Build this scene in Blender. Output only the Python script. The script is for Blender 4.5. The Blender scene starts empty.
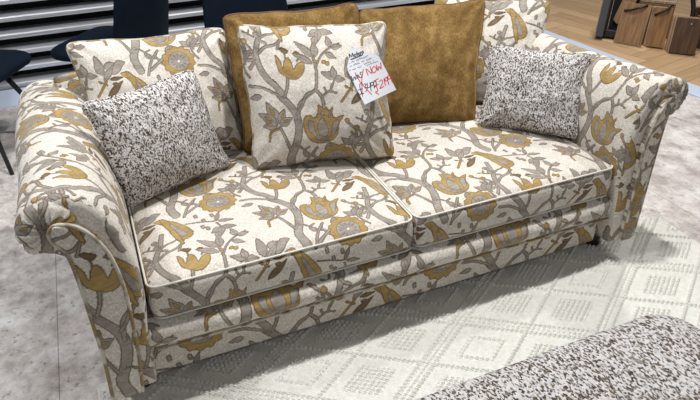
import bpy, bmesh, math, random
import numpy as np
from mathutils import Vector, Matrix, noise

sc = bpy.context.scene
COL = sc.collection
PI = math.pi

# ------------------------------------------------------------------ camera
cam_d = bpy.data.cameras.new('camera')
cam = bpy.data.objects.new('camera', cam_d)
COL.objects.link(cam)
sc.camera = cam
YAW, PITCH, ROLL, FPX = .391, .559, -.020, 614.6
_f = Vector((math.sin(YAW)*math.cos(PITCH), math.cos(YAW)*math.cos(PITCH), -math.sin(PITCH)))
_r = _f.cross(Vector((0, 0, 1))).normalized()
_u = _r.cross(_f)
_r2 = math.cos(ROLL)*_r + math.sin(ROLL)*_u
_u2 = -math.sin(ROLL)*_r + math.cos(ROLL)*_u
cam.matrix_world = Matrix(((_r2.x, _u2.x, -_f.x, -.768), (_r2.y, _u2.y, -_f.y, -1.347),
                           (_r2.z, _u2.z, -_f.z, 1.487), (0, 0, 0, 1)))
cam_d.sensor_width = 36
cam_d.lens = FPX/700*36
cam_d.clip_start = .02

# ------------------------------------------------------------------ light
w = bpy.data.worlds.new('showroom')
sc.world = w
w.use_nodes = True
w.node_tree.nodes['Background'].inputs[0].default_value = (.86, .92, 1.0, 1)
w.node_tree.nodes['Background'].inputs[1].default_value = .17


def area(loc, target, size, power, col=(1, 1, 1), sy=None):
    d = bpy.data.lights.new('ceiling_or_fill_light', 'AREA')
    d.energy = power
    d.color = col
    d.size = size
    if sy:
        d.shape = 'RECTANGLE'
        d.size_y = sy
    o = bpy.data.objects.new('ceiling_or_fill_light', d)
    COL.objects.link(o)
    o.location = loc
    o.rotation_euler = (Vector(target)-Vector(loc)).to_track_quat('-Z', 'Y').to_euler()
    return o


area((.5, .25, 3.4), (.0, .2, .3), .12, 105, (1, .985, .965))
area((2.4, 1.2, 3.3), (.6, .1, .1), .12, 50, (1, .985, .96))
area((-2.1, .2, 3.3), (-1.4, .5, .1), .35, 84, (.97, .985, 1))  # extra lamp, added to brighten the floor on the left
area((.1, -2.6, 3.0), (.0, .0, .3), .6, 20, (1, .98, .95))  # unseen front fill, added to lift the sofa's front faces
area((3.2, 2.2, 3.2), (2.8, 1.9, 0), .5, 62, (1, .95, .88))
area((-.6, 1.5, 3.0), (-.6, 2.9, .3), .5, 30, (.95, .98, 1))
sc.view_settings.view_transform = 'Standard'
sc.view_settings.look = 'None'
sc.view_settings.gamma = 1
sc.view_settings.use_curve_mapping = False
sc.view_settings.exposure = -0.44

# ------------------------------------------------------------------ helpers


def lin(c):
    c = [x/255 for x in c]
    return tuple((x/12.92 if x <= .04045 else ((x+.055)/1.055)**2.4) for x in c)


class NT:
    """small wrapper round a material's node tree"""
    def __init__(s, name, rough=.8, sheen=0):
        s.m = bpy.data.materials.new(name)
        s.m.use_nodes = True
        s.n = s.m.node_tree.nodes
        s.l = s.m.node_tree.links
        s.b = s.n['Principled BSDF']
        s.b.inputs['Roughness'].default_value = rough
        if sheen:
            s.b.inputs['Sheen Weight'].default_value = sheen
            s.b.inputs['Sheen Roughness'].default_value = .4

    def node(s, t, **k):
        x = s.n.new(t)
        for a, v in k.items():
            setattr(x, a, v)
        return x

    def uv(s, scale=(1, 1, 1), rot=(0, 0, 0), src='UV'):
        t = s.node('ShaderNodeTexCoord')
        mp = s.node('ShaderNodeMapping')
        mp.inputs['Scale'].default_value = scale
        mp.inputs['Rotation'].default_value = rot
        s.l.new(t.outputs[src], mp.inputs[0])
        return mp.outputs[0]

    def noise(s, vec, scale, detail=3, rough=.5):
        x = s.node('ShaderNodeTexNoise')
        x.inputs['Scale'].default_value = scale
        x.inputs['Detail'].default_value = detail
        x.inputs['Roughness'].default_value = rough
        s.l.new(vec, x.inputs['Vector'])
        return x.outputs['Fac']

    def ramp(s, fac, stops, interp='LINEAR'):
        x = s.node('ShaderNodeValToRGB')
        r = x.color_ramp
        r.interpolation = interp
        while len(r.elements) < len(stops):
            r.elements.new(.5)
        for e, (p, c) in zip(r.elements, stops):
            e.position = p
            e.color = (*lin(c), 1)
        s.l.new(fac, x.inputs[0])
        return x.outputs[0]

    def mix(s, fac, a, b, mode='MIX'):
        x = s.node('ShaderNodeMix', data_type='RGBA', blend_type=mode)
        for sock, v in ((x.inputs[0], fac), (x.inputs[6], a), (x.inputs[7], b)):
            if hasattr(v, 'links'):
                s.l.new(v, sock)
            else:
                sock.default_value = v
        return x.outputs[2]

    def math(s, op, a, b=0):
        x = s.node('ShaderNodeMath', operation=op)
        for sock, v in ((x.inputs[0], a), (x.inputs[1], b)):
            if hasattr(v, 'links'):
                s.l.new(v, sock)
            else:
                sock.default_value = v
        return x.outputs[0]

    def bump(s, h, dist=.001, strength=1, prev=None):
        x = s.node('ShaderNodeBump')
        x.inputs['Distance'].default_value = dist
        x.inputs['Strength'].default_value = strength
        s.l.new(h, x.inputs['Height'])
        if prev:
            s.l.new(prev, x.inputs['Normal'])
        s.l.new(x.outputs[0], s.b.inputs['Normal'])
        return x.outputs[0]

    def col(s, c):
        if hasattr(c, 'links'):
            s.l.new(c, s.b.inputs['Base Color'])
        else:
            s.b.inputs['Base Color'].default_value = (*lin(c), 1)


def plain(name, c, rough=.5, metal=0, spec=.5):
    t = NT(name, rough)
    t.col(c)
    t.b.inputs['Metallic'].default_value = metal
    t.b.inputs['Specular IOR Level'].default_value = spec
    return t.m


# ------------------------------------------------------------------ woven floral cloth, drawn stroke by stroke
FAB = [["s","t",[[-343,4],[-353,53],[-335,101],[-326,149],[-335,191],[-353,219],[-378,248]],26,20],
    ["s","t",[[-369,251],[-390,281],[-414,308],[-429,344],[-433,371],[-424,403],[-412,429],[-406,454],[-399,487]],20,13],
    ["s","t",[[-326,163],[-320,211],[-298,235],[-265,258]],11,9],
    ["s","t",[[-353,74],[-371,116],[-386,151]],9,7],
    ["s","t",[[-424,377],[-400,396],[-369,404],[-352,420],[-345,436]],9,7],
    ["s","t",[[-413,422],[-393,434],[-369,440],[-352,453]],7,5],
    ["s","t",[[-430,426],[-447,436],[-462,442]],6,4],
    ["s","t",[[-444,433],[-439,448]],5,4],
    ["s","t",[[-345,303],[-351,270],[-363,241]],9,8],
    ["p","g",[[-375,370],[-362,352],[-357,330],[-349,354],[-337,362],[-327,344],[-324,325],[-311,342],[-290,346],[-293,317],[-310,298],[-328,293],[-349,301],[-371,324]]],
    ["p","b",[[-362,391],[-348,394],[-333,382],[-345,374]]],
    ["s","t",[[-346,378],[-344,358]],4,4],
    ["p","b",[[-318,375],[-307,380],[-290,361],[-305,360]]],
    ["s","t",[[-299,363],[-311,350]],4,4],
    ["s","t",[[-492,428],[-469,408],[-464,385],[-475,362],[-471,343]],8,6],
    ["s","g",[[-492,435],[-492,435]],15,15],
    ["s","t",[[-465,385],[-480,395]],7,7],
    ["s","t",[[-471,369],[-487,378]],8,8],
    ["s","t",[[-467,368],[-449,371]],8,8],
    ["s","t",[[-465,279],[-427,273],[-390,253],[-369,238]],8,8],
    ["s","t",[[-329,188],[-311,212],[-294,244],[-264,259],[-256,300],[-255,332],[-260,365]],9,8],
    ["s","t",[[-264,259],[-247,234],[-243,202]],10,10],
    ["s","t",[[-247,234],[-222,250],[-199,244]],7,5],
    ["s","t",[[-230,245],[-236,262]],6,6],
    ["s","t",[[-217,251],[-210,271]],7,7],
    ["p","t",[[-258,361],[-275,365],[-289,377],[-302,396],[-311,413],[-293,404],[-274,392],[-262,378]]],
    ["r","d",[[-263,366],[-303,405]],1.5,1],
    ["p","t",[[-253,361],[-262,371],[-265,384],[-259,399],[-253,412],[-246,399],[-241,384],[-243,371]]],
    ["r","d",[[-253,366],[-253,404]],1.5,1],
    ["p","t",[[-264,341],[-280,340],[-295,347],[-310,361],[-321,375],[-304,372],[-284,366],[-271,355]]],
    ["r","d",[[-270,344],[-313,370]],1.5,1],
    ["s","t",[[-255,328],[-234,364],[-204,388],[-174,401]],6,4],
    ["p","t",[[-201,392],[-211,397],[-215,405],[-213,417],[-210,427],[-202,419],[-196,410],[-195,401]]],
    ["r","d",[[-202,395],[-209,422]],1.5,1],
    ["p","t",[[-200,389],[-193,397],[-185,400],[-173,397],[-164,393],[-172,387],[-183,382],[-192,383]]],
    ["r","d",[[-196,390],[-169,392]],1.5,1],
    ["p","t",[[-219,373],[-208,376],[-199,372],[-191,362],[-185,353],[-196,354],[-208,356],[-216,363]]],
    ["r","d",[[-215,371],[-190,356]],1.5,1],
    ["s","g",[[-217,339],[-217,339]],14,14],
    ["p","t",[[-389,162],[-408,169],[-420,185],[-423,209],[-423,230],[-407,217],[-389,200],[-384,181]]],
    ["r","d",[[-393,169],[-418,220]],1.5,1],
    ["p","t",[[-397,165],[-413,163],[-428,168],[-440,184],[-450,198],[-432,197],[-413,192],[-401,182]]],
    ["r","d",[[-402,169],[-442,193]],1.5,1],
    ["p","t",[[-393,158],[-403,148],[-414,145],[-429,151],[-440,159],[-428,166],[-414,171],[-402,169]]],
    ["r","d",[[-398,158],[-433,159]],1.5,1],
    ["p","t",[[-386,165],[-392,177],[-389,188],[-379,198],[-367,205],[-366,192],[-366,177],[-373,169]]],
    ["r","d",[[-384,169],[-370,199]],1.5,1],
    ["p","t",[[-387,158],[-383,172],[-374,179],[-359,179],[-345,176],[-353,165],[-363,153],[-374,152]]],
    ["r","d",[[-383,160],[-351,174]],1.5,1],
    ["p","g",[[-400,186],[-408,190],[-413,197],[-415,207],[-416,216],[-409,210],[-402,203],[-399,195]]],
    ["p","g",[[-408,174],[-415,173],[-423,176],[-430,183],[-435,189],[-427,188],[-417,186],[-411,181]]],
    ["p","g",[[-408,160],[-412,156],[-417,156],[-423,158],[-428,161],[-423,164],[-417,166],[-412,164]]],
    ["p","g",[[-380,177],[-382,183],[-380,188],[-375,193],[-370,196],[-370,190],[-371,183],[-374,179]]],
    ["p","g",[[-375,165],[-372,170],[-367,173],[-359,173],[-353,172],[-357,168],[-363,163],[-369,162]]],
    ["s","g",[[-392,146],[-411,142],[-419,132],[-420,112]],8,6],
    ["s","t",[[-270,23],[-281,44],[-308,50],[-313,69],[-297,78]],9,5],
    ["s","t",[[-284,44],[-281,58]],6,6],
    ["s","t",[[-314,0],[-277,27],[-241,57]],10,8],
    ["p","t",[[-453,39],[-436,50],[-417,44],[-408,52],[-385,44],[-399,27],[-410,12],[-431,2],[-448,16]]],
    ["p","t",[[-455,36],[-472,76],[-481,50],[-484,19],[-466,5]]],
    ["p","g",[[-306,176],[-289,179],[-275,171],[-264,187],[-260,211],[-242,195],[-236,202],[-227,190],[-215,201],[-218,179],[-211,166],[-182,172],[-199,145],[-207,111],[-230,91],[-261,86],[-289,96],[-307,126],[-312,155]]],
    ["p","t",[[-252,171],[-239,146],[-235,120],[-250,98],[-263,111],[-269,144]]],
    ["p","t",[[-295,162],[-280,159],[-277,131],[-267,105],[-284,114],[-297,138]]],
    ["p","t",[[-219,153],[-198,159],[-211,119],[-228,106],[-224,129]]],
    ["p","t",[[-255,194],[-243,185],[-247,175],[-255,178]]],
    ["p","t",[[-229,182],[-222,186],[-223,172],[-232,166]]],
    ["p","t",[[-244,55],[-248,64],[-248,72],[-241,81],[-233,87],[-231,78],[-230,67],[-235,59]]],
    ["r","d",[[-243,58],[-235,83]],1.5,1],
    ["p","t",[[-206,54],[-217,57],[-224,64],[-228,76],[-230,87],[-220,82],[-209,74],[-205,65]]],
    ["r","d",[[-208,57],[-226,82]],1.5,1],
    ["p","g",[[-209,61],[-215,62],[-218,67],[-220,73],[-221,79],[-216,76],[-211,71],[-209,66]]],
    ["s","t",[[-136,50],[-120,76],[-126,105],[-140,126]],10,6],
    ["s","g",[[-142,130],[-142,130]],16,16],
    ["s","t",[[-124,90],[-139,94]],9,9],
    ["s","t",[[-124,76],[-143,73]],10,10],
    ["s","t",[[-77,128],[-90,135],[-100,150]],9,7],
    ["s","t",[[-99,153],[-99,153]],20,20],
    ["s","t",[[-104,178],[-104,178]],18,18],
    ["s","t",[[-90,141],[-105,174]],6,6],
    ["p","g",[[-731,283],[-710,287],[-684,265],[-654,230],[-634,192],[-634,166],[-655,153],[-676,166],[-690,194],[-698,232],[-712,261]]],
    ["s","t",[[-684,240],[-684,240]],7,7],
    ["s","t",[[-671,220],[-671,220]],7,7],
    ["s","t",[[-658,200],[-658,200]],7,7],
    ["s","t",[[-677,195],[-677,195]],7,7],
    ["s","t",[[-664,176],[-664,176]],7,7],
    ["s","t",[[-696,256],[-696,256]],7,7],
    ["s","t",[[-647,182],[-647,182]],7,7],
    ["s","t",[[-657,163],[-670,143],[-685,110]],6,6],
    ["d",[-531,303],58,36],
    ["s","t",[[-644,225],[-605,216],[-559,203],[-548,230]],4,4],
    ["s","t",[[-612,256],[-610,246]],10,10],
    ["s","t",[[-594,224],[-592,215]],10,10],
    ["s","t",[[-602,193],[-600,184]],10,10],
    ["s","t",[[-566,241],[-564,231]],10,10],
    ["s","t",[[-590,180],[-588,170]],10,10],
    ["p","t",[[-559,205],[-561,215],[-558,226],[-550,237],[-542,245],[-543,234],[-545,221],[-550,211]]],
    ["r","d",[[-557,209],[-545,239]],1.5,1],
    ["p","t",[[-553,200],[-543,204],[-531,203],[-519,197],[-510,190],[-521,188],[-535,188],[-545,191]]],
    ["r","d",[[-548,199],[-516,192]],1.5,1],
    ["s","t",[[-662,368],[-646,364],[-610,325]],5,5],
    ["s","t",[[-662,371],[-662,371]],12,12],
    ["s","t",[[-594,351],[-624,310],[-642,265]],8,8],
    ["p","t",[[-598,391],[-586,394],[-573,391],[-560,382],[-550,372],[-563,373],[-579,374],[-591,381]]],
    ["r","d",[[-593,389],[-557,375]],1.5,1],
    ["p","g",[[-74,287],[-56,278],[-40,237],[-24,135],[-43,166],[-57,220]]],
    ["p","t",[[-789,264],[-785,281],[-775,296],[-757,310],[-741,321],[-749,303],[-760,283],[-773,270]]],
    ["r","d",[[-784,270],[-748,312]],1.5,1],
    ["p","b",[[-792,207],[-785,224],[-771,238],[-750,249],[-731,257],[-742,240],[-757,221],[-774,210]]],
    ["r","d",[[-786,212],[-740,250]],1.5,1],
    ["p","b",[[-130,267],[-121,273],[-111,275],[-97,273],[-86,270],[-97,265],[-109,261],[-120,262]]],
    ["r","d",[[-125,267],[-93,270]],1.5,1],
    ["p","b",[[-126,251],[-120,255],[-113,254],[-106,250],[-100,245],[-107,243],[-116,243],[-122,245]]],
    ["r","d",[[-124,251],[-104,246]],1.5,1],
    ["s","g",[[-184,216],[-163,240],[-144,262]],7,7],
    ["s","g",[[-166,264],[-145,250]],6,6],
    ["p","t",[[-199,291],[-212,287],[-223,291],[-233,302],[-240,313],[-227,313],[-212,312],[-203,304]]],
    ["r","d",[[-203,293],[-234,310]],1.5,1],
    ["p","t",[[-199,291],[-209,298],[-212,307],[-208,319],[-202,329],[-196,320],[-190,309],[-191,299]]],
    ["r","d",[[-200,295],[-202,323]],1.5,1],
    ["p","t",[[-199,290],[-191,298],[-182,299],[-173,292],[-165,285],[-174,280],[-185,277],[-194,280]]],
    ["r","d",[[-196,290],[-170,286]],1.5,1],
    ["s","t",[[-199,291],[-209,266]],5,5],
    ["p","t",[[-484,354],[-495,352],[-505,356],[-511,368],[-515,379],[-503,377],[-491,374],[-485,366]]],
    ["r","d",[[-487,356],[-510,375]],1.5,1],
    ["p","t",[[-484,354],[-491,363],[-491,373],[-484,383],[-476,391],[-472,381],[-470,368],[-474,360]]],
    ["r","d",[[-483,358],[-477,386]],1.5,1],
    ["p","t",[[-482,352],[-480,364],[-472,374],[-459,381],[-446,385],[-452,373],[-460,360],[-470,354]]],
    ["r","d",[[-479,356],[-452,380]],1.5,1],
    ["s","t",[[-484,354],[-472,322],[-459,304]],5,5],
    ["p","t",[[-231,448],[-232,435],[-240,428],[-253,426],[-265,426],[-260,437],[-253,448],[-243,451]]],
    ["r","d",[[-234,445],[-260,429]],1.5,1],
    ["p","t",[[-231,448],[-220,453],[-209,452],[-198,444],[-190,435],[-202,432],[-216,431],[-225,437]]],
    ["r","d",[[-227,446],[-196,437]],1.5,1],
    ["p","t",[[-231,448],[-224,437],[-224,427],[-232,416],[-240,407],[-244,418],[-246,432],[-241,441]]],
    ["r","d",[[-232,443],[-239,413]],1.5,1],
    ["s","t",[[-231,448],[-240,472]],5,5],
    ["p","t",[[-371,529],[-359,522],[-340,485],[-328,457],[-340,448],[-352,466]]],
    ["p","t",[[-434,248],[-441,240],[-450,237],[-462,240],[-472,244],[-463,250],[-452,255],[-442,254]]],
    ["r","d",[[-438,247],[-467,245]],1.5,1],
    ["p","t",[[-565,148],[-558,139],[-558,130],[-564,121],[-571,113],[-575,123],[-578,134],[-574,142]]],
    ["r","d",[[-566,144],[-570,118]],1.5,1],
    ["s","g",[[-228,344],[-227,344]],12,12],
    ["s","g",[[-256,348],[-255,347]],10,10]]

def smooth(P, n=4):
    P=np.array(P,float); N=len(P); out=[]
    for i in range(N):
        a,b,c,d=P[i-1],P[i],P[(i+1)%N],P[(i+2)%N]
        for k in range(n):
            t=k/n; out.append(.5*((2*b)+(c-a)*t+(2*a-5*b+4*c-d)*t*t+(3*b-a-3*c+d)*t**3))
    return np.array(out)
def smooth_open(P, n=4):
    P=np.array(P,float)
    if len(P)<3: return P
    Q=np.vstack([2*P[0]-P[1],P,2*P[-1]-P[-2]]); out=[]
    for i in range(1,len(Q)-2):
        a,b,c,d=Q[i-1:i+3]
        for k in range(n):
            t=k/n; out.append(.5*((2*b)+(c-a)*t+(2*a-5*b+4*c-d)*t*t+(3*b-a-3*c+d)*t**3))
    out.append(P[-1]); return np.array(out)
def draw_fabric(FAB, W=1024, H=896, PU=640., PV=560.):
    """returns kind mask arrays: taupe, gold, outline"""
    ty,tx=np.mgrid[0:H,0:W]
    mm=PU/W
    code=np.zeros((H,W),np.float32)      # 0 ground 1 taupe 2 gold 3 brown
    edge=np.full((H,W),99.,np.float32)
    def stamp(sdf, bb, c, line=True):
        for (ou,ov) in ((0,0),(320,280),):
            u0,v0,u1,v1=bb
            i0=int((u0+ou-6)/mm);i1=int((u1+ou+6)/mm)+1;j0=int((v0+ov-6)/mm);j1=int((v1+ov+6)/mm)+1
            I=np.arange(i0,i1);J=np.arange(j0,j1)
            X,Y=np.meshgrid(I*mm-ou,J*mm-ov)
            wob=.9*np.sin(X*.55+Y*.31)+.7*np.sin(Y*.61-X*.27+1.)
            d=sdf(X+wob*.6,Y+wob*.5)
            jj=np.ix_(J%H,I%W)
            e=edge[jj]; k=code[jj]
            ins=d<0
            k[ins]=c
            e[ins]=-d[ins]
            ring=(d>=0)&(d<1.6)&(k==0)
            e[ring]=0
            code[jj]=k; edge[jj]=e
    def sdpoly(P):
        def f(X,Y):
            d=np.full(X.shape,1e9);s=np.zeros(X.shape,bool)
            N=len(P)
            for i in range(N):
                a=P[i];b=P[(i+1)%N];ex,ey=b-a;wx=X-a[0];wy=Y-a[1]
                t=np.clip((wx*ex+wy*ey)/(ex*ex+ey*ey+1e-9),0,1)
                d=np.minimum(d,np.hypot(wx-t*ex,wy-t*ey))
                c=((a[1]>Y)!=(b[1]>Y))
                if c.any():
                    xi=a[0]+(Y-a[1])/(b[1]-a[1]+1e-12)*ex
                    s^=c&(X<xi)
            return np.where(s,-d,d)
        return f
    def sdstroke(P,w0,w1):
        P=np.array(P,float);n=max(len(P)-1,1)
        def f(X,Y):
            d=np.full(X.shape,1e9)
            for i in range(len(P)-1):
                a=P[i];b=P[i+1];ex,ey=b-a;wx=X-a[0];wy=Y-a[1]
                t=np.clip((wx*ex+wy*ey)/(ex*ex+ey*ey+1e-9),0,1)
                r=(w0+(w1-w0)*(i+t)/n)/2
                d=np.minimum(d,np.hypot(wx-t*ex,wy-t*ey)-r)
            return d
        return f
    C={'t':1,'g':2,'b':3,'d':0}
    order={'s':0,'p':1,'d':2,'r':3}
    F=sorted(FAB,key=lambda e:(0 if (e[0]=='s' and e[1]=='t') else 1 if e[0] in 'sp' else 2))
    for e in F:
        if e[0]=='s':
            P=smooth_open(e[2]);w=max(e[3],e[4])
            stamp(sdstroke(P,e[3],e[4]),(P[:,0].min()-w,P[:,1].min()-w,P[:,0].max()+w,P[:,1].max()+w),C[e[1]])
        elif e[0]=='p':
            P=smooth(e[2]) ; stamp(sdpoly(P),(*P.min(0),*P.max(0)),C[e[1]])
        elif e[0]=='r':
            P=np.array(e[2],float);stamp(sdstroke(P,e[3],e[4]),(*P.min(0),*P.max(0)),1.5)
        elif e[0]=='d':
            c=np.array(e[1],float);R,r=e[2],e[3]
            a=np.linspace(0,2*np.pi,121)[:-1]
            rr=R*(1-.11*np.abs(np.cos(a*6.5))**3)
            P=c+np.stack([rr*np.cos(a),rr*np.sin(a)],1);stamp(sdpoly(P),(*P.min(0),*P.max(0)),2)
            P=c+r*np.stack([np.cos(a[::6]),np.sin(a[::6])],1);stamp(sdpoly(P),(*P.min(0),*P.max(0)),1)
            for k in range(12):
                b=k*np.pi/6;Q=np.array([c+r*.45*np.array([np.cos(b),np.sin(b)]),c+r*.8*np.array([np.cos(b),np.sin(b)])])
                stamp(sdstroke(Q,2.5,2.5),(*Q.min(0),*Q.max(0)),1.5)
            P=c+6*np.stack([np.cos(a[::10]),np.sin(a[::10])],1);stamp(sdpoly(P),(*P.min(0),*P.max(0)),0)
    return code,edge

code, edge = draw_fabric(FAB)
FH, FW = code.shape
_rng = np.random.RandomState(3)


def soft_noise(h, w, cy, cx):
    g = _rng.rand(cy, cx)
    yy = np.linspace(0, cy, h, endpoint=False)
    xx = np.linspace(0, cx, w, endpoint=False)
    y0 = yy.astype(int); x0 = xx.astype(int)
    fy = (yy-y0)[:, None]; fx = (xx-x0)[None]
    fy = fy*fy*(3-2*fy); fx = fx*fx*(3-2*fx)
    a = g[np.ix_(y0, x0)]; b = g[np.ix_(y0, (x0+1) % cx)]
    c = g[np.ix_((y0+1) % cy, x0)]; d = g[np.ix_((y0+1) % cy, (x0+1) % cx)]
    return (a*(1-fx)+b*fx)*(1-fy)+(c*(1-fx)+d*fx)*fy


n1 = soft_noise(FH, FW, 150, 60)
n2 = soft_noise(FH, FW, 28, 32)
weave = soft_noise(FH, FW, 210, 240)
PAL = {0: (204, 197, 187), 1: (146, 138, 129), 1.5: (174, 166, 157), 2: (156, 131, 82), 3: (112, 92, 66)}
rgb = np.zeros((FH, FW, 3))
for k_, v_ in PAL.items():
    rgb[code == k_] = lin(v_)
mod = 1+.34*(n1-.5)+.22*(n2-.5)
rgb[code > 0] *= mod[code > 0][:, None]
rgb[code == 0] *= (1+.50*(weave-.5))[code == 0][:, None]
rim = (edge < 1.7)
rgb[rim] *= np.array([.50, .45, .40])
rgb = np.clip(rgb, 0, 1)
hgt = np.where(code > 0, np.clip(edge/2.2, 0, 1)*.75+.25*n1, .12*weave)
hgt[rim & (code == 0)] = 0
buf = np.empty((FH, FW, 4), np.float32)
buf[..., :3] = rgb
buf[..., 3] = 1
img_c = bpy.data.images.new('floral_cloth_colour', FW, FH, float_buffer=True)
img_c.colorspace_settings.name = 'Non-Color'
img_c.pixels.foreach_set(buf.ravel())
img_c.update(); img_c.pack()
buf[..., :3] = hgt[..., None]
img_h = bpy.data.images.new('floral_cloth_relief', FW, FH, float_buffer=True)
img_h.colorspace_settings.name = 'Non-Color'
img_h.pixels.foreach_set(buf.ravel())
img_h.update(); img_h.pack()


def floral_mat():
    t = NT('floral_woven_cloth', .82, .15)
    vec = t.uv((1/.64, 1/.56, 1))
    a = t.node('ShaderNodeTexImage'); a.image = img_c; t.l.new(vec, a.inputs[0])
    b = t.node('ShaderNodeTexImage'); b.image = img_h; t.l.new(vec, b.inputs[0])
    t.col(a.outputs[0])
    p = t.bump(b.outputs[0], .0016, .8)
    uvm = t.uv((1, 1, 1))
    t.bump(t.noise(uvm, 420, 2, .7), .0008, .6, p)
    t.b.inputs['Specular IOR Level'].default_value = .25
    return t.m


def tweed_mat(name, scale, dark=0, dim=1.):
    t = NT(name, .9)
    cols = []
    for rot in (.75, -.8):
        vec = t.uv((scale, scale*.55, 1), (0, 0, rot))
        ns = t.noise(t.uv((1, 1, 1)), 160, 2)
        v = t.node('ShaderNodeTexVoronoi')
        v.inputs['Scale'].default_value = 1
        v.inputs['Randomness'].default_value = .75
        t.l.new(vec, v.inputs['Vector'])
        sep = t.node('ShaderNodeSeparateColor')
        t.l.new(v.outputs['Color'], sep.inputs[0])
        cols.append((sep.outputs[0], sep.outputs[1], v.outputs['Distance']))
    base = t.ramp(cols[0][0], [(0, (90, 76, 62)), (.10, (150, 140, 132)), (.17+dark, (214, 210, 207)), (.6, (226, 223, 221)), (.90, (178, 172, 168))], 'CONSTANT')
    over = t.ramp(cols[1][1], [(0, (66, 56, 48)), (.5, (112, 94, 72)), (.8, (128, 118, 110))], 'CONSTANT')
    msk = t.math('GREATER_THAN', cols[1][0], .72-dark)
    c = t.mix(msk, base, over)
    if dim < 1:
        c = t.mix(1, c, (dim, dim, dim*1.02, 1), 'MULTIPLY')
    t.col(c)
    h = t.math('ADD', cols[0][2], cols[1][2])
    h2 = t.math('MULTIPLY', h, -1)
    t.bump(h2, .0022, .9)
    return t.m


def velvet_mat():
    t = NT('ochre_velvet', .85, .45)
    vec = t.uv()
    a = t.noise(t.uv((9, 5, 1)), 2.2, 5, .62)
    b = t.noise(t.uv((70, 22, 1)), 4, 4, .75)
    f = t.math('ADD', t.math('MULTIPLY', a, .45), t.math('MULTIPLY', b, .55))
    t.col(t.ramp(f, [(.36, (76, 56, 30)), (.5, (114, 88, 48)), (.62, (152, 124, 78))]))
    t.b.inputs['Sheen Tint'].default_value = (*lin((230, 190, 120)), 1)
    t.b.inputs['Specular IOR Level'].default_value = .12
    t.bump(b, .0012, .5)
    return t.m


M = {}
M['floral'] = floral_mat()
M['tweed'] = tweed_mat('speckled_tweed', 310, 0, .88)
M['tweed2'] = tweed_mat('speckled_tweed_footstool', 270, 0, .74)
M['velvet'] = velvet_mat()
M['velvet_trim'] = plain('brown_piping', (92, 64, 36), .7)
M['black'] = plain('black_metal', (18, 18, 20), .4)
M['dark'] = plain('dark_void', (14, 14, 16), .85)
M['card'] = plain('white_card', (240, 242, 248), .5)
M['ink'] = plain('black_ink', (26, 26, 34), .6)
M['red'] = plain('red_ink', (214, 48, 48), .6)
M['steel'] = plain('steel', (190, 190, 195), .3, 1)
M['foot'] = plain('dark_wood_foot', (44, 32, 26), .4)


def navy_mat():
    t = NT('navy_velvet', .8, .03)
    t.col(t.ramp(t.noise(t.uv((1, 1, 1), src='Object'), 9, 4), [(.3, (3, 14, 27)), (.7, (5, 20, 35))]))
    t.b.inputs['Sheen Tint'].default_value = (*lin((60, 100, 150)), 1)
    return t.m


M['navy'] = navy_mat()
M['navy'].node_tree.nodes['Principled BSDF'].inputs['Specular IOR Level'].default_value = .15


def wood_mat(name, c1, c2, c3, sc_=(36, 4, 3)):
    t = NT(name, .5)
    v = t.uv(sc_)
    n = t.noise(v, 1.5, 6, .6)
    t.col(t.ramp(n, [(.3, c1), (.5, c2), (.72, c3)]))
    t.bump(n, .0006, .4)
    return t.m


M['oak'] = wood_mat('oak_board', (104, 76, 48), (138, 104, 70), (164, 128, 90))
M['oak_warm'] = wood_mat('warm_oak_board', (98, 68, 36), (134, 96, 56), (160, 118, 74))
M['walnut'] = wood_mat('walnut_board', (52, 36, 24), (78, 54, 36), (100, 72, 48))
M['edge_wood'] = wood_mat('board_edges', (120, 100, 80), (164, 142, 118), (196, 178, 156))


def add_mesh(name, V, F, mat, parent=None, uvs=None, smooth=True, merge=0):
    """V (n,3) array, F list of index tuples, uvs one (u,v) per vertex"""
    me = bpy.data.meshes.new(name)
    me.from_pydata([tuple(v) for v in V], [], F)
    if uvs is not None:
        lay = me.uv_layers.new(name='UVMap')
        li = np.empty(len(me.loops), np.int32)
        me.loops.foreach_get('vertex_index', li)
        lay.data.foreach_set('uv', np.asarray(uvs, np.float32)[li].ravel())
    if merge:
        bm = bmesh.new(); bm.from_mesh(me)
        bmesh.ops.remove_doubles(bm, verts=bm.verts, dist=merge)
        bmesh.ops.recalc_face_normals(bm, faces=bm.faces)
        bm.to_mesh(me); bm.free()
    if smooth:
        me.polygons.foreach_set('use_smooth', [True]*len(me.polygons))
    me.materials.append(mat)
    me.update()
    o = bpy.data.objects.new(name, me)
    COL.objects.link(o)
    if parent:
        o.parent = parent
    return o


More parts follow.
